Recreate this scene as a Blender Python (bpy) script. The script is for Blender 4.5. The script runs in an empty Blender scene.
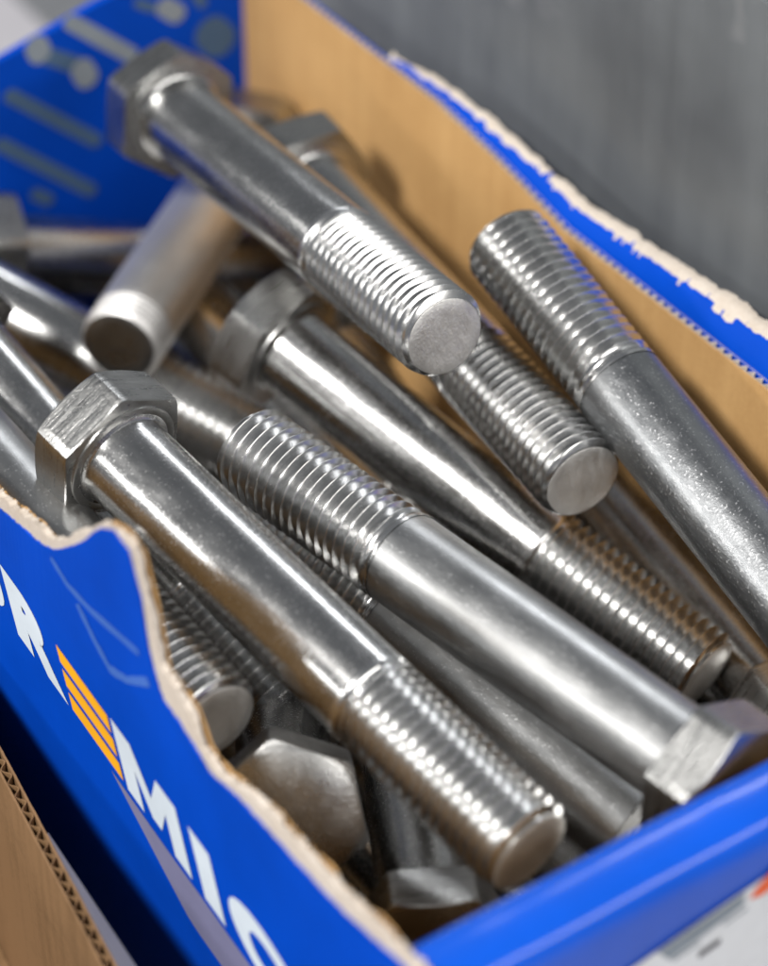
import bpy, bmesh, math, random
from mathutils import Vector, Matrix, noise

random.seed(7)
MM = 0.001
ZO = 71.0                      # millimetres from the shelf up to the reference height of the pile
def P(a, b, z):                # box coordinates in millimetres (along the box, across the box, up)
    return Vector((b * MM, a * MM, (z + ZO) * MM))

sc = bpy.context.scene
COL = sc.collection
rad = math.radians

# ------------------------------------------------------------------ camera
cam = bpy.data.cameras.new('camera')
cam.sensor_fit = 'VERTICAL'; cam.sensor_height = 36.0; cam.sensor_width = 36.0
cam.lens = 3070 / 966 * 36.0
cam.clip_start = 0.01; cam.clip_end = 50
cam.dof.use_dof = True
cam.dof.focus_distance = 0.407
cam.dof.aperture_fstop = 11.5
cam.dof.aperture_blades = 9
camo = bpy.data.objects.new('camera', cam); COL.objects.link(camo)
camo.location = P(-250.5, -172.2, 273.7)
camo.rotation_euler = (rad(90 - 42), 0, rad(-34.5))
sc.camera = camo

# ------------------------------------------------------------------ light
world = bpy.data.worlds.new('World'); sc.world = world; world.use_nodes = True
bg = world.node_tree.nodes['Background']
bg.inputs[0].default_value = (0.62, 0.65, 0.70, 1); bg.inputs[1].default_value = 0.27

def area_lamp(name, loc, target, sx, sy, power, col):
    l = bpy.data.lights.new(name, 'AREA'); l.shape = 'RECTANGLE'; l.size = sx; l.size_y = sy
    l.energy = power; l.color = col
    o = bpy.data.objects.new(name, l); COL.objects.link(o)
    o.location = loc
    d = Vector(target) - Vector(loc)
    o.rotation_euler = d.to_track_quat('-Z', 'Y').to_euler()
    return o
HD = Vector((0.566, 0.824, 0)); RT = Vector((0.824, -0.566, 0)); UP = Vector((0, 0, 1))
CEN = P(0, 0, 0)
# a bright lamp high behind the camera's left shoulder, a low window strip to the left, ceiling tubes behind
area_lamp('key_lamp', CEN - RT * 0.56 - HD * 0.62 + UP * 1.02, CEN, 0.30, 0.15, 24, (1.0, 0.975, 0.94))
area_lamp('window_lamp', CEN - RT * 1.05 - HD * 0.02 + UP * 0.46, CEN, 0.9, 0.07, 4, (1.0, 0.98, 0.95))
area_lamp('tube_lamp', CEN + RT * 0.42 + HD * 1.05 + UP * 0.80, CEN, 1.0, 0.05, 4, (0.95, 0.97, 1.0))
area_lamp('tube_lamp', CEN + RT * 0.85 - HD * 0.70 + UP * 0.75, CEN, 1.2, 0.12, 8, (1.0, 0.97, 0.93))

sc.view_settings.view_transform = 'Standard'; sc.view_settings.look = 'None'
sc.view_settings.exposure = 0.0; sc.view_settings.gamma = 1.0
sc.view_settings.use_curve_mapping = False
sc.render.engine = 'CYCLES'
sc.cycles.use_denoising = True
sc.cycles.max_bounces = 10; sc.cycles.glossy_bounces = 6; sc.cycles.diffuse_bounces = 4

# ------------------------------------------------------------------ materials
def newmat(name):
    m = bpy.data.materials.new(name); m.use_nodes = True
    nt = m.node_tree
    return m, nt, nt.nodes['Principled BSDF'], nt.nodes, nt.links

def coords(nt, scale=(1, 1, 1)):
    tc = nt.nodes.new('ShaderNodeTexCoord'); mp = nt.nodes.new('ShaderNodeMapping')
    mp.inputs['Scale'].default_value = scale
    nt.links.new(tc.outputs['Object'], mp.inputs['Vector'])
    return mp.outputs['Vector']

def nz(nt, vec, scale, detail=3, rough=0.55):
    n = nt.nodes.new('ShaderNodeTexNoise'); n.inputs['Scale'].default_value = scale
    n.inputs['Detail'].default_value = detail; n.inputs['Roughness'].default_value = rough
    nt.links.new(vec, n.inputs['Vector']); return n.outputs['Fac']

def ramp(nt, fac, stops):
    r = nt.nodes.new('ShaderNodeValToRGB')
    e = r.color_ramp.elements
    while len(e) < len(stops): e.new(0.5)
    for k, (p, c) in enumerate(stops):
        e[k].position = p; e[k].color = c if len(c) == 4 else (*c, 1)
    nt.links.new(fac, r.inputs['Fac']); return r.outputs['Color']

def mathn(nt, op, x, y):
    n = nt.nodes.new('ShaderNodeMath'); n.operation = op
    for i, v in enumerate((x, y)):
        if isinstance(v, (int, float)): n.inputs[i].default_value = v
        else: nt.links.new(v, n.inputs[i])
    return n.outputs[0]

def bump(nt, fac, strength, dist):
    b = nt.nodes.new('ShaderNodeBump'); b.inputs['Strength'].default_value = strength
    b.inputs['Distance'].default_value = dist
    nt.links.new(fac, b.inputs['Height']); return b.outputs['Normal']

def metal(name, c0, c1, r0, r1, speck=0.25, streak=(1, 1, 1), streak_scale=500, bmp=0.12):
    m, nt, bs, N, L = newmat(name)
    v = coords(nt)
    oi = N.new('ShaderNodeObjectInfo')
    off = N.new('ShaderNodeVectorMath'); off.operation = 'ADD'
    cx = N.new('ShaderNodeCombineXYZ'); L.new(oi.outputs['Random'], cx.inputs[0]); L.new(oi.outputs['Random'], cx.inputs[1])
    L.new(v, off.inputs[0]); L.new(cx.outputs[0], off.inputs[1])
    v = off.outputs[0]
    mp = N.new('ShaderNodeMapping'); mp.inputs['Scale'].default_value = streak; L.new(v, mp.inputs['Vector'])
    big = nz(nt, v, 90, 4, 0.6)
    fine = nz(nt, v, 2600, 2, 0.5)
    strk = nz(nt, mp.outputs['Vector'], streak_scale, 4, 0.65)
    col = ramp(nt, big, [(0.3, c0), (0.7, c1)])
    sp = ramp(nt, fine, [(0.60, (0, 0, 0)), (0.72, (1, 1, 1))])
    mx = N.new('ShaderNodeMix'); mx.data_type = 'RGBA'
    L.new(mathn(nt, 'MULTIPLY', sp, speck), mx.inputs['Factor'])
    L.new(col, mx.inputs['A']); mx.inputs['B'].default_value = (0.86, 0.86, 0.87, 1)
    L.new(mx.outputs['Result'], bs.inputs['Base Color'])
    bs.inputs['Metallic'].default_value = 1.0
    rr = mathn(nt, 'ADD', mathn(nt, 'MULTIPLY', strk, (r1 - r0) * 1.3), mathn(nt, 'ADD', mathn(nt, 'MULTIPLY', sp, speck * 0.3), r0 - 0.15 * (r1 - r0)))
    L.new(rr, bs.inputs['Roughness'])
    hgt = mathn(nt, 'ADD', mathn(nt, 'MULTIPLY', strk, 0.7), mathn(nt, 'MULTIPLY', fine, 0.3))
    L.new(bump(nt, hgt, bmp, 0.0002), bs.inputs['Normal'])
    return m

M_SHANK = metal('steel_shank', (0.41, 0.41, 0.405), (0.56, 0.56, 0.555), 0.13, 0.33, 0.34, (1, 1, 0.25), 700, 0.18)
M_ZINC = metal('zinc_shank', (0.27, 0.28, 0.29), (0.40, 0.41, 0.42), 0.26, 0.44, 0.55, (1, 1, 0.6), 900, 0.32)
M_SATIN = metal('satin_shank', (0.38, 0.385, 0.385), (0.55, 0.555, 0.555), 0.26, 0.46, 0.35, (1, 1, 0.3), 500, 0.2)
M_THREAD = metal('steel_thread', (0.58, 0.58, 0.575), (0.74, 0.74, 0.735), 0.16, 0.30, 0.10, (1, 1, 1), 300, 0.02)
M_HEAD = metal('steel_head', (0.32, 0.32, 0.315), (0.50, 0.50, 0.49), 0.16, 0.44, 0.25, (0.35, 0.35, 5), 420, 0.5)
M_COLLAR = metal('bright_collar', (0.66, 0.65, 0.64), (0.78, 0.77, 0.76), 0.46, 0.58, 0.2, (1, 1, 6), 500, 0.12)
M_CUT = metal('cut_end', (0.56, 0.55, 0.53), (0.84, 0.83, 0.81), 0.42, 0.68, 0.4, (1, 0.35, 1), 600, 1.0)

def printed(name, col, rough=0.55, coat=0.0, wear=0.0):
    m, nt, bs, N, L = newmat(name)
    v = coords(nt)
    n = nz(nt, v, 60, 4)
    d = Vector(col)
    L.new(ramp(nt, n, [(0.3, tuple(d * 0.88)), (0.75, tuple(d * 1.1))]), bs.inputs['Base Color'])
    bs.inputs['Roughness'].default_value = rough
    bs.inputs['Specular IOR Level'].default_value = 0.08
    bs.inputs['Coat Weight'].default_value = coat; bs.inputs['Coat Roughness'].default_value = 0.18
    f = nz(nt, v, 900, 3)
    L.new(bump(nt, f, 0.12, 0.0002), bs.inputs['Normal'])
    return m
M_BLUE = printed('blue_print', (0.0006, 0.060, 0.49))
M_RIM = printed('rim_print', (0.0012, 0.080, 0.56), 0.45, 0.8)
M_WHITE = printed('white_print', (0.62, 0.70, 0.78))
M_ORANGE = printed('orange_print', (0.88, 0.42, 0.02))
M_GREYP = printed('grey_print', (0.26, 0.30, 0.34))
M_DIMP = printed('dim_print', (0.08, 0.14, 0.24))
M_RED = printed('red_print', (0.85, 0.16, 0.06))
M_LABEL = printed('label_paper', (0.74, 0.76, 0.78), 0.6, 0.0)
M_INK = printed('label_ink', (0.12, 0.12, 0.13), 0.6, 0.0)
M_STRIPE = printed('lavender_reflection', (0.20, 0.20, 0.33))  # flat colour for the reflection band below the lettering
M_LAV = printed('pale_liner', (0.20, 0.195, 0.215), 0.5, 0.1)

def card(name, c0, c1, ribs=0.25, rough=0.85):
    m, nt, bs, N, L = newmat(name)
    v = coords(nt)
    n1 = nz(nt, v, 45, 5, 0.6); n2 = nz(nt, v, 1500, 3, 0.6)
    v2 = coords(nt, (1, 1, 0.04)); n3 = nz(nt, v2, 420, 2, 0.5)
    mixv = mathn(nt, 'ADD', mathn(nt, 'MULTIPLY', n1, 0.5), mathn(nt, 'ADD', mathn(nt, 'MULTIPLY', n2, 0.25), mathn(nt, 'MULTIPLY', n3, ribs)))
    base = ramp(nt, mixv, [(0.35, c0), (0.65, c1)])
    st_ = ramp(nt, nz(nt, coords(nt, (1, 1, 2.2)), 28, 6, 0.7), [(0.56, (0, 0, 0)), (0.75, (1, 1, 1))])
    mx = N.new('ShaderNodeMix'); mx.data_type = 'RGBA'
    L.new(mathn(nt, 'MULTIPLY', st_, 0.4), mx.inputs['Factor']); L.new(base, mx.inputs['A'])
    mx.inputs['B'].default_value = (c0[0] * 0.55, c0[1] * 0.58, c0[2] * 0.7, 1)
    L.new(mx.outputs['Result'], bs.inputs['Base Color'])
    bs.inputs['Roughness'].default_value = rough
    bs.inputs['Specular IOR Level'].default_value = 0.25
    L.new(bump(nt, mixv, 0.25, 0.0006), bs.inputs['Normal'])
    return m
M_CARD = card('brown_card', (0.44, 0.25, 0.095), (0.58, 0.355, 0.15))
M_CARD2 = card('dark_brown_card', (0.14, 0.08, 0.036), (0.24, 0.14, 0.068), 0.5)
M_TORN = card('torn_paper', (0.52, 0.45, 0.38), (0.72, 0.67, 0.61), 0.1, 0.95)

def panel_mat():
    m, nt, bs, N, L = newmat('panel_metal')
    v = coords(nt)
    v2 = coords(nt, (1, 1, 0.12)); s = nz(nt, v2, 120, 4, 0.6); big = nz(nt, v, 14, 4, 0.6)
    sp = ramp(nt, nz(nt, v, 38, 3, 0.5), [(0.62, (0, 0, 0)), (0.72, (1, 1, 1))])
    mx = N.new('ShaderNodeMix'); mx.data_type = 'RGBA'
    L.new(mathn(nt, 'MULTIPLY', sp, 0.5), mx.inputs['Factor'])
    L.new(ramp(nt, mathn(nt, 'ADD', mathn(nt, 'MULTIPLY', s, 0.2), mathn(nt, 'MULTIPLY', big, 0.8)), [(0.3, (0.13, 0.14, 0.15)), (0.7, (0.30, 0.32, 0.33))]), mx.inputs['A'])
    mx.inputs['B'].default_value = (0.5, 0.5, 0.5, 1)
    L.new(mx.outputs['Result'], bs.inputs['Base Color'])
    bs.inputs['Metallic'].default_value = 0.45
    L.new(mathn(nt, 'ADD', mathn(nt, 'MULTIPLY', s, 0.2), 0.38), bs.inputs['Roughness'])
    return m
M_PANEL = panel_mat()
m, nt, bs, N, L = newmat('shelf_paint'); M_SHELF = m
L.new(ramp(nt, nz(nt, coords(nt), 20, 4), [(0.3, (0.40, 0.39, 0.42)), (0.7, (0.48, 0.47, 0.50))]), bs.inputs['Base Color'])
bs.inputs['Roughness'].default_value = 0.5

# ------------------------------------------------------------------ helpers
def mesh_obj(name, verts, faces, mat, parent=None, smooth=None):
    me = bpy.data.meshes.new(name)
    me.from_pydata([tuple(v) for v in verts], [], faces)
    me.validate(); me.update()
    me.materials.append(mat)
    if smooth is not None:
        me.polygons.foreach_set('use_smooth', [True] * len(me.polygons))
        if smooth < 180: me.set_sharp_from_angle(angle=rad(smooth))
    o = bpy.data.objects.new(name, me); COL.objects.link(o)
    if parent: o.parent = parent
    return o

def empty(name, loc=(0, 0, 0)):
    o = bpy.data.objects.new(name, None); o.empty_display_size = 0.01; COL.objects.link(o); o.location = loc
    return o

def tag(o, label=None, cat=None, group=None, kind=None):
    if label: o['label'] = label
    if cat: o['category'] = cat
    if group: o['group'] = group
    if kind: o['kind'] = kind
    return o

def box(name, lo, hi, mat, parent=None, bev=0.0):
    bm = bmesh.new(); bmesh.ops.create_cube(bm, size=1)
    for v in bm.verts:
        v.co = Vector([lo[i] + (hi[i] - lo[i]) * (v.co[i] + 0.5) for i in range(3)])
    if bev > 0: bmesh.ops.bevel(bm, geom=bm.edges[:], offset=bev, segments=2, affect='EDGES')
    me = bpy.data.meshes.new(name); bm.to_mesh(me); bm.free(); me.materials.append(mat)
    o = bpy.data.objects.new(name, me); COL.objects.link(o)
    if parent: o.parent = parent
    return o

def frac(x, seed, octs=4, base=1.0):
    v = 0; amp = 1; f = base
    for k in range(octs):
        v += amp * noise.noise(Vector((x * f, seed * 7.31 + k * 3.1, 0.37))); amp *= 0.55; f *= 2.1
    return v

def interp(pts, x):
    if x <= pts[0][0]: return pts[0][1]
    for (x0, y0), (x1, y1) in zip(pts, pts[1:]):
        if x <= x1: return y0 + (y1 - y0) * (x - x0) / (x1 - x0 + 1e-9)
    return pts[-1][1]

def loft(name, stations, mat, parent, smooth=None, closed=True):
    """stations: list of equal-length rings of points; joins them, closes each ring and both ends"""
    n = len(stations[0]); V = [p for s in stations for p in s]; Fc = []
    for i in range(len(stations) - 1):
        for j in range(n if closed else n - 1):
            k = (j + 1) % n
            Fc.append((i * n + j, i * n + k, (i + 1) * n + k, (i + 1) * n + j))
    if closed:
        Fc.append(tuple(range(n - 1, -1, -1))); Fc.append(tuple((len(stations) - 1) * n + j for j in range(n)))
    return mesh_obj(name, V, Fc, mat, parent, smooth)

# ------------------------------------------------------------------ the shelf and the metal panel behind
shelf = box('shelf', P(-500, -500, -76), P(700, 500, -71), M_SHELF)
tag(shelf, kind='structure')

panel = empty('metal_panel', P(60, 67, -71))
tag(panel, 'tall smooth grey metal panel standing beside the brown inner wall of the carton', 'panel')
def pl(x): return Vector(x) - panel.location
box('sheet', pl(P(-240, 66, -71)), pl(P(380, 68, 48)), M_PANEL, panel, 0.0005)

# ------------------------------------------------------------------ the carton
carton = empty('open_carton', (0, 0, 0))
tag(carton, 'open blue printed cardboard carton with torn rims, filled with steel bolts', 'box')
BOT = -70.0
A0, A1 = -81.0, 122.0

base = box('base', P(A0 + 1, -46.6, BOT), P(A1 - 2, 53.8, BOT + 1.5), M_CARD, carton)

# right side wall: brown inner liner, fluting, and a folded out stub with a torn blue edge
rt_top = [(-90, -0.2), (-14.8, -0.2), (9, -1.2), (32.7, -2.2), (50, 0.4), (66, 2.0), (102, 1.0), (130, 0.5)]
def sheet(name, a0, a1, step, topf, b0f, b1f, bot, mat, parent, smooth=None):
    n = int((a1 - a0) / step) + 1; st = []
    for i in range(n + 1):
        x = a0 + (a1 - a0) * i / n; t = topf(x)
        b0, b1 = b0f(x), b1f(x)
        st.append([P(x, b0, bot), P(x, b1, bot), P(x, b1, t), P(x, b0, t)])
    return loft(name, st, mat, parent, smooth)
bow = lambda x: 0.6 * math.sin((x + 70) / 190 * math.pi)
rw = sheet('side_wall', A0 + 2, A1, 1.0, lambda x: interp(rt_top, x) + 0.12 * frac(x, 1), lambda x: 54 + bow(x), lambda x: 54.28 + bow(x), BOT, M_CARD, carton)
rw['label'] = 'plain brown side wall seen from inside'
def fluting(name, a0, a1, topf, bmid, amp, depth, pitch, mat, parent):
    V = []; Fc = []; n = int((a1 - a0) / pitch * 8)
    for i in range(n + 1):
        x = a0 + (a1 - a0) * i / n; bb = bmid(x) + amp * math.sin(2 * math.pi * x / pitch); t = topf(x)
        V += [P(x, bb - 0.06, t), P(x, bb + 0.06, t), P(x, bb + 0.06, t - depth), P(x, bb - 0.06, t - depth)]
    for i in range(n):
        k = i * 4
        for j in range(4): Fc.append((k + j, k + (j + 1) % 4, k + 4 + (j + 1) % 4, k + 4 + j))
    return mesh_obj(name, V, Fc, mat, parent)
fluting('fluting', A0 + 3, A1, lambda x: interp(rt_top, x) - 0.1, lambda x: 54.82 + bow(x), 0.46, 10, 1.7, M_TORN, rw)
sheet('outer_liner', A0 + 3, A1, 1.0, lambda x: interp(rt_top, x) - 0.15, lambda x: 55.34 + bow(x), lambda x: 55.6 + bow(x), BOT, M_BLUE, rw)

def stub_w(x): return interp([(-90, 9.6), (-10, 7.8), (17, 6.2), (38, 4.6), (58, 3.2), (72, 1.6), (80, 0.5)], x)
def stub(name, a0, a1, wf, lift, mat, th):
    st = []; n = int((a1 - a0) / 0.4)
    for i in range(n + 1):
        x = a0 + (a1 - a0) * i / n; w = max(0.15, wf(x)); z0 = interp(rt_top, x) - 0.1; ring = []
        prof = []
        for k in range(7):
            u = k / 6; prof.append((55.5 + bow(x) + w * u * 0.62, z0 + w * (0.55 * u + 0.22 * math.sin(u * math.pi)) + lift))
        for bb, z in prof: ring.append(P(x, bb, z + th / 2))
        for bb, z in reversed(prof): ring.append(P(x, bb, z - th / 2))
        st.append(ring)
    return loft(name, st, mat, rw, 50)
stub('folded_stub', A0 + 6, 79, lambda x: stub_w(x) - 0.1 + 0.45 * frac(x, 3, 6, 0.55) - 0.5 * max(0, frac(x, 9, 4, 0.35)), 0.14, M_BLUE, 0.14)
stub('torn_edge', A0 + 6, 80, lambda x: stub_w(x) + 0.5 + 0.6 * frac(x, 5, 6, 0.35), 0.0, M_TORN, 0.18)

# back wall, blue, printed with small pictures
bk_top = [(-50, -9), (8.4, -3.0), (27, 1.0), (40, 2.5), (54, 3)]
st = []
for i in range(41):
    bb = -48 + 102.4 * i / 40; t = interp(bk_top, bb)
    st.append([P(120, bb, BOT), P(121.4, bb, BOT), P(121.4, bb, t), P(120, bb, t)])
bw = loft('back_wall', st, M_BLUE, carton)
bw['label'] = 'blue back wall printed with small grey pictures'
def back_bar(b0, z0, b1, z1, w, mat, dy=0.12):
    d = Vector((b1 - b0, z1 - z0)); d.normalize(); nrm = Vector((-d.y, d.x)) * w / 2; V = []
    for k in range(12):
        t = math.pi / 2 + math.pi * k / 11
        V.append((b0 + nrm.length * (d.x * math.cos(t) - d.y * math.sin(t)), z0 + nrm.length * (d.y * math.cos(t) + d.x * math.sin(t))))
    for k in range(12):
        t = -math.pi / 2 + math.pi * k / 11
        V.append((b1 + nrm.length * (d.x * math.cos(t) - d.y * math.sin(t)), z1 + nrm.length * (d.y * math.cos(t) + d.x * math.sin(t))))
    mesh_obj('printed_picture', [P(120 - dy, x, z) for x, z in V], [tuple(range(len(V)))], mat, bw)
back_bar(21.5, -0.6, 32, -10.9, 2.8, M_GREYP)
back_bar(9.6, -10.2, 24.3, -24.9, 2.6, M_DIMP)
back_bar(7.0, -18.7, 22.6, -34.4, 2.6, M_DIMP)
back_bar(15.0, -2.8, 15.4, -4.0, 4.2, M_GREYP, 0.16)
back_bar(22.8, -10.2, 23.6, -12.0, 4.2, M_GREYP, 0.16)
back_bar(12.5, -31, 14.5, -33, 2.4, M_DIMP)
back_bar(30.0, -18, 35.0, -22.5, 2.0, M_DIMP)
back_bar(34.0, -1.6, 36.5, -3.4, 1.8, M_DIMP)
back_bar(44.0, -2.0, 46.0, -6.0, 2.0, M_DIMP)
back_bar(16.5, -5.0, 22.5, -9.5, 3.0, M_DIMP, 0.10)
back_bar(39.0, -4.2, 41.0, -6.2, 3.6, M_GREYP)
back_bar(47.5, -12.5, 49.0, -14.5, 6.5, M_DIMP)

# front wall: thick folded board with a rounded rim, a label on its outer face
prof = [(-71.6, BOT), (-71.6, 6.2), (-71.9, 7.2), (-72.7, 7.9), (-74.5, 8.5), (-77, 8.7), (-79, 8.3), (-80.3, 7.3), (-81.0, 5.8), (-81.2, 3.5), (-81.2, -30), (-81.2, BOT)]
# refine the rim with a Chaikin pass so that it bends smoothly
for _ in range(2):
    q = [prof[0]]
    for p0, p1 in zip(prof, prof[1:]):
        q.append((0.75 * p0[0] + 0.25 * p1[0], 0.75 * p0[1] + 0.25 * p1[1])); q.append((0.25 * p0[0] + 0.75 * p1[0], 0.25 * p0[1] + 0.75 * p1[1]))
    q.append(prof[-1]); prof = q
st = []
for i in range(61):
    bb = -47.6 + 103 * i / 60; dz = 0.25 * frac(bb, 21, 3, 0.05) - 0.02 * (bb + 20); da = 0.35 * frac(bb, 23, 2, 0.04)
    st.append([P(x + da, bb, z + (dz if z > 0 else 0)) for x, z in prof])
fw = loft('front_wall', st, M_RIM, carton, 60)
sheet_pts = [[P(-71.2, bb, BOT + 2), P(-71.5, bb, BOT + 2), P(-71.5, bb, 5.2), P(-71.2, bb, 5.2)] for bb in (-46, -20, 10, 53.5)]
loft('inner_liner', sheet_pts, M_CARD, fw)
fw['label'] = 'front wall with a thick folded blue rim'
def on_front(name, pts, mat, off):
    return mesh_obj(name, [P(-81.2 - 0.45 - off, x, z) for x, z in pts], [tuple(range(len(pts)))], mat, fw)
on_front('paper_label', [(-36, -7.0), (-22.9, -3.6), (-9, -1.2), (20, 3.2), (20, -40), (-36, -46)], M_LABEL, 0.0)
on_front('label_stripe', [(-18, -2.9), (-5.2, -0.9), (-5.2, -3.2), (-16, -5.6)], M_GREYP, 0.08)
on_front('label_mark', [(-4.4, -2.6), (-3.4, -1.2), (-1.4, 0.3), (8, 1.2), (8, -1.6), (-2.6, -3.2)], M_RED, 0.1)
for x0, z0, w, h in ((-11.5, -7.4, 3.2, 1.1), (-15.5, -5.9, 4.0, 0.35), (-8, -4.6, 3.5, 0.3)):
    on_front('label_print', [(x0, z0), (x0 + w, z0 + 0.16 * w), (x0 + w, z0 + 0.16 * w - h), (x0, z0 - h)], M_INK if h > 1 else M_GREYP, 0.1)

# left side wall: torn card core with a blue printed outer liner
blue_top = [(-83, 6.0), (-73, 7.0), (-62, 4.6), (-52.7, 3.9), (-39.8, 3.6), (-33, 2.2), (-27.5, 4.6), (-22.4, 6.0), (-20.6, 9.5), (-19.6, 13), (-18.9, 19.7), (-16.6, 26.0), (-13.5, 26.6), (-10, 24.7), (-5, 18.8), (0.5, 13.2), (3.4, 10.6), (6, 9.4), (17.3, 6.9), (40, 6), (123, 4)]
core_top = [(-83, 9), (-74.9, 9.7), (-59.1, 7.4), (-44.4, 7.0), (-36, 4.4), (-31, 4.6), (-28.6, 9.0), (-25, 10.4), (-22, 12), (-19.8, 21), (-17.4, 27.2), (-13.5, 27.6), (-10, 25.6), (-5, 20.2), (0.5, 15.0), (3.6, 12.4), (8, 11.4), (17, 9.3), (40, 8), (123, 6)]
def lean(x, z): return 0.0
lw = empty('side_wall'); lw.parent = carton
lw['label'] = 'blue side wall with a torn rim and large white lettering'
def wall_sheet(name, topf, b0, b1, mat, step=0.3, rag=0.0):
    st = []; a0, a1 = A0 + 0.6, A1; n = int((a1 - a0) / step)
    for i in range(n + 1):
        x = a0 + (a1 - a0) * i / n; t = topf(x)
        zs = [BOT, -30, min(-5, t - 1), t]
        j0, j1 = (rag * random.uniform(-1, 1), rag * random.uniform(-1, 1)); d0, d1 = rag * random.uniform(-1.2, 0.3), rag * random.uniform(-1.2, 0.3)
        ring = [P(x, b0, z) for z in zs[:-1]] + [P(x, b0 + 0.5 * j0, t + d0), P(x, b1 + 0.12 * j1, t + d1)] + [P(x, b1, z) for z in reversed(zs[:-1])]
        st.append(ring)
    return loft(name, st, mat, lw)
core = wall_sheet('card_core', lambda x: interp(core_top, x) + 0.5 * frac(x, 31, 6, 0.35) + 0.25 * max(0, frac(x, 77, 3, 1.9)), -46.9, -47.72, M_TORN, 0.3, 0.45)
liner = wall_sheet('outer_liner', lambda x: interp(blue_top, x) + 0.30 * frac(x, 37, 5, 0.3), -47.76, -48.0, M_BLUE, 0.3, 0.18)
sheet('inner_liner', A0 + 10.5, A1 - 3, 0.4, lambda x: interp(core_top, x) - 1.0 + 0.9 * frac(x, 63, 6, 0.3), lambda x: -46.1, lambda x: -46.4, BOT, M_CARD, lw)

def wall_line(name, pts, w, mat):
    V = []; n = len(pts)
    for i, (x, z) in enumerate(pts):
        d = Vector(pts[min(i + 1, n - 1)]) - Vector(pts[max(i - 1, 0)]); d.normalize(); q = Vector((-d.y, d.x)) * w * (0.5 + 0.2 * frac(i, 3))
        V += [P(x + q.x, -48.09, z + q.y), P(x - q.x, -48.09, z - q.y)]
    Fc = [(2 * i, 2 * i + 1, 2 * i + 3, 2 * i + 2) for i in range(n - 1)]
    return mesh_obj(name, V, Fc, mat, lw)
M_CREASE = printed('crease', (0.055, 0.15, 0.52), 0.6, 0.1)
def dens(pts, k=6):
    out = []
    for (x0, y0), (x1, y1) in zip(pts, pts[1:]):
        for i in range(k): out.append((x0 + (x1 - x0) * i / k, y0 + (y1 - y0) * i / k))
    return out + [pts[-1]]
wall_line('crease', dens([(3.9, 9.0), (0, 7.4), (-6, 7.6), (-17.5, 9.8)]), 1.1, M_CREASE)
wall_line('crease', dens([(-2.2, 5.8), (-6, 2.6), (-9.6, 0.4), (-14, 2.2), (-19.4, 6.4)]), 1.3, M_CREASE)

# lettering: white capitals with an orange three barred E between them
def glyph(ch, a_left, a_right, mat):
    cu = bpy.data.curves.new('letter', 'FONT'); cu.body = ch; cu.offset = 0.07; cu.resolution_u = 6
    t = bpy.data.objects.new('letter_curve', cu); COL.objects.link(t)
    bpy.context.view_layer.update()
    me = bpy.data.meshes.new_from_object(t.evaluated_get(bpy.context.evaluated_depsgraph_get()))
    bpy.data.objects.remove(t); bpy.data.curves.remove(cu)
    xs = [v.co.x for v in me.vertices]; ys = [v.co.y for v in me.vertices]
    x0, x1, y0, y1 = min(xs), max(xs), min(ys), max(ys)
    for v in me.vertices:
        u = (v.co.x - x0) / (x1 - x0); h = (v.co.y - y0) / (y1 - y0)
        aa = a_left + (a_right - a_left) * u
        v.co = P(aa + 3.4 * h - 1.7, -48.1, base_z(aa) + cap_h * h)
    me.materials.clear(); me.materials.append(mat)
    o = bpy.data.objects.new('letter', me); COL.objects.link(o); o.parent = lw
    return o
def base_z(aa): return -17.7 + 0.19 * aa
cap_h = 10.4
glyph('U', 33.0, 19.6, M_WHITE)
glyph('R', 17.6, 4.6, M_WHITE)
V = []
for u, h in ((0, 0), (0, 1), (.30, 1), (.5, .50), (.70, 1), (1, 1), (1, 0), (.74, 0), (.74, .58), (.57, .14), (.43, .14), (.26, .58), (.26, 0)):
    aa = -10.2 - 15.4 * u; V.append(P(aa + 3.4 * h - 1.7, -48.1, base_z(aa) + cap_h * h))
mesh_obj('letter', V, [tuple(range(len(V)))], M_WHITE, lw)
glyph('I', -28.6, -33.4, M_WHITE)
glyph('C', -36.2, -50.5, M_WHITE)
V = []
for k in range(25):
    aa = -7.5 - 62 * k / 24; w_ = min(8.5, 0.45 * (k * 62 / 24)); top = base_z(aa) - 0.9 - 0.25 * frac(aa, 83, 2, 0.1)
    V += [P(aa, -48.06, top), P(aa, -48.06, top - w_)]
mesh_obj('reflection_stripe', V, [(2 * k, 2 * k + 1, 2 * k + 3, 2 * k + 2) for k in range(24)], M_STRIPE, lw)  # glossy reflection on the blue wall, painted in as a lavender band
for k in range(3):
    h0, h1 = k / 3 + 0.04, (k + 1) / 3 - 0.05
    q = []
    for aa, h in ((3.4, h0), (-9.2, h0), (-9.2, h1), (3.4, h1)): q.append(P(aa + 3.4 * h - 1.7, -48.1, base_z(aa) + cap_h * h))
    mesh_obj('letter_bar', q, [(0, 1, 2, 3)], M_ORANGE, lw)

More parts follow.
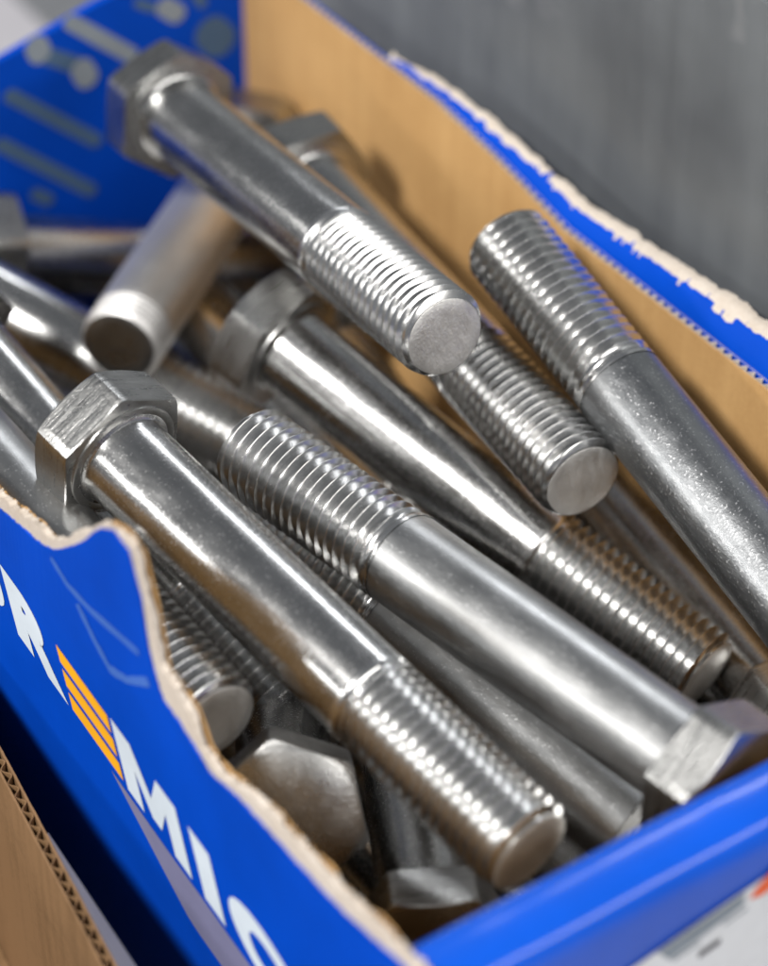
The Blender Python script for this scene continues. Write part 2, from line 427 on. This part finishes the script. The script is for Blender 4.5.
# ------------------------------------------------------------------ the plain brown carton alongside
nb = empty('brown_carton', (0, 0, 0))
tag(nb, 'plain brown corrugated carton with open fluted edge, beside the lettered blue wall', 'box')
NA, NBB, NZ = (5.5, -57.3), (-34.1, -63.4), -22.0    # two points of its fluted edge and the height of that edge
e_a = (Vector(NBB) - Vector(NA)).normalized(); e_b = Vector((-e_a.y, e_a.x))
if e_b.y > 0: e_b = -e_b          # away from the blue carton
def NB(s, t, z):
    return P(NA[0] + e_a.x * s + e_b.x * t, NA[1] + e_a.y * s + e_b.y * t, max(z + NZ, -70.5))
def nb_sheet(name, s0, s1, t0, t1, topf, bot, mat, step=1.0):
    st = []; n = int((s1 - s0) / step)
    for i in range(n + 1):
        x = s0 + (s1 - s0) * i / n; t = topf(x)
        st.append([NB(x, t0, bot), NB(x, t1, bot), NB(x, t1, t), NB(x, t0, t)])
    return loft(name, st, mat, nb)
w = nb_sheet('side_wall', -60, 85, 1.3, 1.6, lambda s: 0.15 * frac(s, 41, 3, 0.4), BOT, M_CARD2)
V = []; Fc = []; n = int(145 / 2.6 * 8)
for i in range(n + 1):
    s = -60 + 145 * i / n; t = 0.7 + 0.5 * math.sin(2 * math.pi * s / 2.6)
    V += [NB(s, t - 0.08, -0.2), NB(s, t + 0.08, -0.2), NB(s, t + 0.08, -9), NB(s, t - 0.08, -9)]
for i in range(n):
    k = i * 4
    for j in range(4): Fc.append((k + j, k + (j + 1) % 4, k + 4 + (j + 1) % 4, k + 4 + j))
fl = mesh_obj('fluting', V, Fc, M_CARD2, nb)
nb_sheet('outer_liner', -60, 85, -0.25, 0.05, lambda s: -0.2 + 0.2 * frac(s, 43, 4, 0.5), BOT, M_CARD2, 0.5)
# folded-out pale lip along the front half of the edge
st = []
for i in range(80):
    s = 16 + 69 * i / 79; w_ = min(2.6, 0.2 + 0.09 * (s - 16)) ; ring = []
    for u in (0, 0.33, 0.66, 1.0): ring.append(NB(s, -0.3 - w_ * u, -0.3 - 0.9 * u * w_ * 0.6 + 0.08))
    for u in (1.0, 0.66, 0.33, 0): ring.append(NB(s, -0.3 - w_ * u, -0.3 - 0.9 * u * w_ * 0.6 - 0.08))
    st.append(ring)
loft('folded_lip', st, M_LAV, nb, 50)
nb_sheet('side_wall', -60, 85, 90, 91.5, lambda s: 36, BOT, M_CARD2, 20)  # far wall out of view, raised to shade the brown inner face
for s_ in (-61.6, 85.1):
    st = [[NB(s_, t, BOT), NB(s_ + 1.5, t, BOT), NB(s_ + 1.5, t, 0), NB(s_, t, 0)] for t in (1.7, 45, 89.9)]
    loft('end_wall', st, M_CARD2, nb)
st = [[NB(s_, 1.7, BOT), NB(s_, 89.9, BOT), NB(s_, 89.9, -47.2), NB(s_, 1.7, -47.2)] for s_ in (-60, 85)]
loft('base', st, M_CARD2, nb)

# ------------------------------------------------------------------ bolts
SEG = 64
def lathe(name, prof, mat, seg=SEG, smooth=35):
    V = []; Fc = []
    for r, z in prof:
        for j in range(seg):
            t = 2 * math.pi * j / seg; V.append((r * MM * math.cos(t), r * MM * math.sin(t), z * MM))
    for i in range(len(prof) - 1):
        for j in range(seg):
            k = (j + 1) % seg
            Fc.append((i * seg + j, i * seg + k, (i + 1) * seg + k, (i + 1) * seg + j))
    return mesh_from(name, V, Fc, mat, smooth)

def mesh_from(name, V, Fc, mat, smooth):
    me = bpy.data.meshes.new(name); me.from_pydata(V, [], Fc); me.update(); me.materials.append(mat)
    me.polygons.foreach_set('use_smooth', [True] * len(me.polygons))
    me.set_sharp_from_angle(angle=rad(smooth))
    return me

def head_mesh():
    seg = 96; AF = 18.4; h = 7.5; V = []; Fc = []
    def ring(f):
        for j in range(seg):
            t = 2 * math.pi * j / seg; m = (t % (math.pi / 3)) - math.pi / 6
            rho = min(AF / 2 / math.cos(m), 10.45); r, z = f(rho)
            V.append((r * MM * math.cos(t), r * MM * math.sin(t), z * MM))
    rc = 8.7
    ring(lambda q: (5.6, -0.35))
    ring(lambda q: (8.3, -0.35))
    ring(lambda q: (q - 0.12, -0.42 - 0.10 * max(0, q - 9.0)))
    ring(lambda q: (q, -0.56 - 0.22 * max(0, q - 9.0)))
    ring(lambda q: (q, -h + 0.42 * (q - rc) + 0.10))
    ring(lambda q: (q - 0.12, -h + 0.42 * (q - rc - 0.12)))
    ring(lambda q: (rc - 0.05, -h))
    ring(lambda q: (4.0, -h - 0.02)); ring(lambda q: (0.01, -h - 0.02))
    n = len(V) // seg
    for i in range(n - 1):
        for j in range(seg):
            k = (j + 1) % seg
            Fc.append((i * seg + k, i * seg + j, (i + 1) * seg + j, (i + 1) * seg + k))
    return mesh_from('head', V, Fc, M_HEAD, 22)

def thread_mesh(Lt, p=1.68, R=6.52, depth=1.42, runout=3.4, tipc=5.6):
    half = [(0, 0), (0.025, -0.015), (0.05, -0.07), (0.12, -0.21), (0.25, -0.49), (0.37, -0.76), (0.44, -0.93), (0.5, -1.0)]
    prf = half + [(1 - f, d) for f, d in reversed(half[1:-1])]
    turns = int(Lt / p) + 3; V = []; Fc = []; rows = []
    for k in range(-2, turns):
        for f, d in prf: rows.append(((k + f) * p, d * depth))
    for z0, d in rows:
        for j in range(SEG):
            t = 2 * math.pi * j / SEG
            z = z0 + p * j / SEG
            zc = min(max(z, 0.0), Lt)
            e = min(1.0, max(0.0, zc / runout))
            r = R + d * (e * e * (3 - 2 * e))
            r = min(r, tipc + (Lt - zc) * 0.9)
            V.append((r * MM * math.cos(t), r * MM * math.sin(t), zc * MM))
    nr = len(rows)
    def idx(i, j): return i * SEG + j
    Pn = len(prf)
    for i in range(nr - 1):
        for j in range(SEG):
            if j < SEG - 1: q = (idx(i, j), idx(i, j + 1), idx(i + 1, j + 1), idx(i + 1, j))
            else:
                if i + 1 + Pn >= nr: continue
                q = (idx(i, j), idx(i + Pn, 0), idx(i + 1 + Pn, 0), idx(i + 1, j))
            zz = [V[a][2] for a in q]
            if max(zz) - min(zz) < 1e-7: continue
            Fc.append(q)
    return mesh_from('thread', V, Fc, M_THREAD, 80)

def end_mesh(r=5.66, name='end_face'):
    V = []; Fc = []; prof = [(r + 0.02, -0.12), (r - 0.15, 0.0), (3.8, 0.02), (1.9, 0.0), (0.01, 0.01)]
    for i, (q, z) in enumerate(prof):
        for j in range(48):
            t = 2 * math.pi * j / 48
            dz = 0.05 * frac(q * math.cos(t), 51, 3, 0.5) + 0.05 * frac(q * math.sin(t), 57, 3, 0.6)
            V.append((q * MM * math.cos(t), q * MM * math.sin(t), (z + (dz if i > 1 else 0)) * MM))
    for i in range(len(prof) - 1):
        for j in range(48):
            k = (j + 1) % 48; Fc.append((i * 48 + j, i * 48 + k, (i + 1) * 48 + k, (i + 1) * 48 + j))
    return mesh_from(name, V, Fc, M_CUT, 40)

LB = 80.0; LT = 30.0
ME_HEAD = head_mesh()
ME_WASH = lathe('washer_face', [(8.35, -0.42), (8.3, -0.08), (8.1, 0.0), (7.0, 0.02), (5.5, 0.02)], M_HEAD)
ME_SHANK = lathe('shank', [(7.3, 0.0), (6.9, 0.10), (6.6, 0.35), (6.55, 0.8), (6.45, 1.4), (6.45, 20), (6.45, LB - LT - 0.3), (6.40, LB - LT + 0.05)], M_SHANK)
ME_THREAD = thread_mesh(LT)
ME_END = end_mesh()

ME_TIP = thread_mesh(7.0, 1.2, 6.45, 0.40, 2.6, 5.7)
ME_TIPEND = end_mesh(5.78, 'worn_end_face')
ME_SLEEVE = lathe('smooth_collar', [(5.6, -0.3), (6.2, 0.0), (6.42, 0.5), (6.45, 1.2), (6.45, 43.05)], M_THREAD)
ME_THIN = lathe('thin_shank', [(7.3, 0.0), (6.6, 0.35), (6.0, 1.2), (5.95, 2), (5.95, 8.4)], M_SHANK)

def bolt(key, tip, head, spin, label, finish, group='loose hex bolts in the carton'):
    t, h = P(*tip), P(*head)
    d = (t - h).normalized()
    root = empty('hex_bolt', h)
    q = d.to_track_quat('Z', 'Y')
    root.rotation_mode = 'QUATERNION'
    root.rotation_quaternion = q @ Matrix.Rotation(rad(spin), 3, 'Z').to_quaternion()
    tag(root, label, 'bolt', group)
    def part(name, me, parent, mat, z=0.0):
        o = bpy.data.objects.new(name, me); COL.objects.link(o); o.parent = parent; o.location = (0, 0, z * MM)
        if mat is not None:
            o.material_slots[0].link = 'OBJECT'; o.material_slots[0].material = mat
        return o
    zinc = finish == 'zinc'
    hd = part('head', ME_HEAD, root, None)
    part('washer_face', ME_WASH, hd, None)
    if finish == 'smooth':
        LB_ = 58.0
        part('shank', ME_THIN, root, None)
        part('smooth_collar', ME_SLEEVE, root, M_COLLAR, LB_ - 50)
        th = part('thread', ME_TIP, root, M_COLLAR, LB_ - 7)
        part('end_face', ME_TIPEND, th, M_HEAD, 7)
        return root
    part('shank', ME_SHANK, root, M_ZINC if zinc else M_SATIN if finish == 'satin' else M_SHANK)
    th = part('thread', ME_THREAD, root, None, LB - LT)
    part('end_face', ME_END, th, None, LT)
    return root

BOLTS = {
 'A': ((-61.41, -21.19, -2.7), (17.71, -29.29, 6.04), 30, 'shiny bolt with its hex head above the torn notch in the blue lettered wall', 'steel'),
 'B': ((16.8, -10.8, -0.6), (-62.1, 2.2, -0.9), 30, 'bolt lying mid-pile with its hex head against the thick blue front rim', 'satin'),
 'C': ((-29.19, 34.27, -31.93), (47.05, 15.59, -16.51), 10, 'bolt whose hex head peeks out between the upturned short tip and the crossing upper bolt', 'steel'),
 'D': ((9.48, 16.51, 11.06), (88.27, 22.5, -1.24), 20, 'topmost bolt with its head in front of the blue printed back wall', 'steel'),
 'F': ((-7.26, 28.23, -8.82), (72.28, 36.69, -11.19), 0, 'bolt under the topmost one, its round thread end pointing out over the pile', 'steel'),
 'G': ((28.6, 40.3, 5.3), (-49.5, 37.2, -11.7), 0, 'bright speckled bolt leaning along the brown inner wall, thread end raised', 'zinc'),
 'I': ((31.28, -10.62, -26.89), (-45.38, 6.44, -42.24), 0, 'dark bolt sunk beneath the two crossing front bolts, beside the notched one', 'satin'),
 'K': ((24, -5.0, -19.5), (-55.5, 2.6, -21.0), 15, 'dark bolt tucked directly under the bolt whose head touches the front rim', 'satin'),
 'L': ((-20.6, -39.6, -4.9), (59.4, -40.5, -2.4), 0, 'bolt lying close along the torn rim of the blue lettered wall', 'satin'),
 'M': ((-7.62, -16.56, -35.56), (66.56, -28.52, -8.04), 0, 'shadowed bolt sunk beside the one along the torn rim', 'steel'),
 'N': ((24, -3, -54), (-27, -33.5, -17.5), 20, 'bolt standing head up with its round brown-tinged head top beside the torn rim', 'steel'),
 'P': ((46.82, 52.0, -34.27), (-32.54, 44.0, -38.67), 0, 'smooth bolt squeezed below the speckled bolt along the brown wall', 'steel'),
 'E': ((67.5, -2.3, -21.3), (103.6, 43.0, -26.8), 0, 'short upturned bolt with a smooth unthreaded body and only fine rings at its tip', 'smooth'),
 'H': ((44, 16, -39.5), (111, -22, -18.7), 0, 'bolt crossing under the upturned short tip near the back wall', 'steel'),
 'O': ((21.6, 14, -33), (-48, -26, -24.6), 0, 'bolt lying low in the corner between torn rim and front rim, head facet up', 'steel'),
 'Q': ((43.0, 38.0, -52.0), (-36.76, 33.0, -49.0), 0, 'deep bolt seen through the gap below the protruding round thread end', 'steel'),
 'S': ((100.0, 60.0, -56.0), (110, 1, -32), 20, 'bolt lying across the box along the foot of the blue back wall', 'steel'),
 'U': ((62, 32, -34), (-18, 25, -46), 0, 'shadowed bolt wedged low between the middle bolts and the speckled one', 'steel'),
 'R': ((76, -34, -48), (84, 44, -46), 0, 'shadowed bolt lying across the box beneath the upturned short one', 'steel'),
 'V': ((16, 22, -44), (80, 17, -37), 10, 'bolt in shadow with its head corner showing behind the next hex head', 'steel'),
}
for key, (tip, head, spin, label, fin) in BOLTS.items():
    bolt(key, tip, head, spin, label, fin)

# the bolts under the others, glimpsed only as dark metal through the gaps
rng = random.Random(3)
for row, (t0, h0) in enumerate(((14, -66), (112, 32))):
    for k, bb in enumerate((-38, -25, -12, 1, 14, 27, 40)):
        j = [rng.uniform(-1.5, 1.5) for _ in range(4)]; flip = rng.random() < 0.4 and row == 0
        e0, e1 = (t0 + j[0], bb + j[1] * 0.5, -62.5), (h0 + j[0] + 4, bb + j[2] * 0.5, -60.5)
        bolt('deep', e0, e1, rng.uniform(0, 60), 'dark bolt at the bottom of the carton, glimpsed in the gaps under the pile', 'steel', 'bolts in the shadow under the pile')
    for bb in ((-31, 20, 46) if row == 0 else (-31, -5)):
        e0, e1 = (t0 - 4 + rng.uniform(-2, 2), bb, -49.5), (h0 + rng.uniform(-2, 2), bb + rng.uniform(-2, 2), -49)
        bolt('deep', e0, e1, rng.uniform(0, 60), 'dark bolt at the bottom of the carton, glimpsed in the gaps under the pile', 'steel', 'bolts in the shadow under the pile')
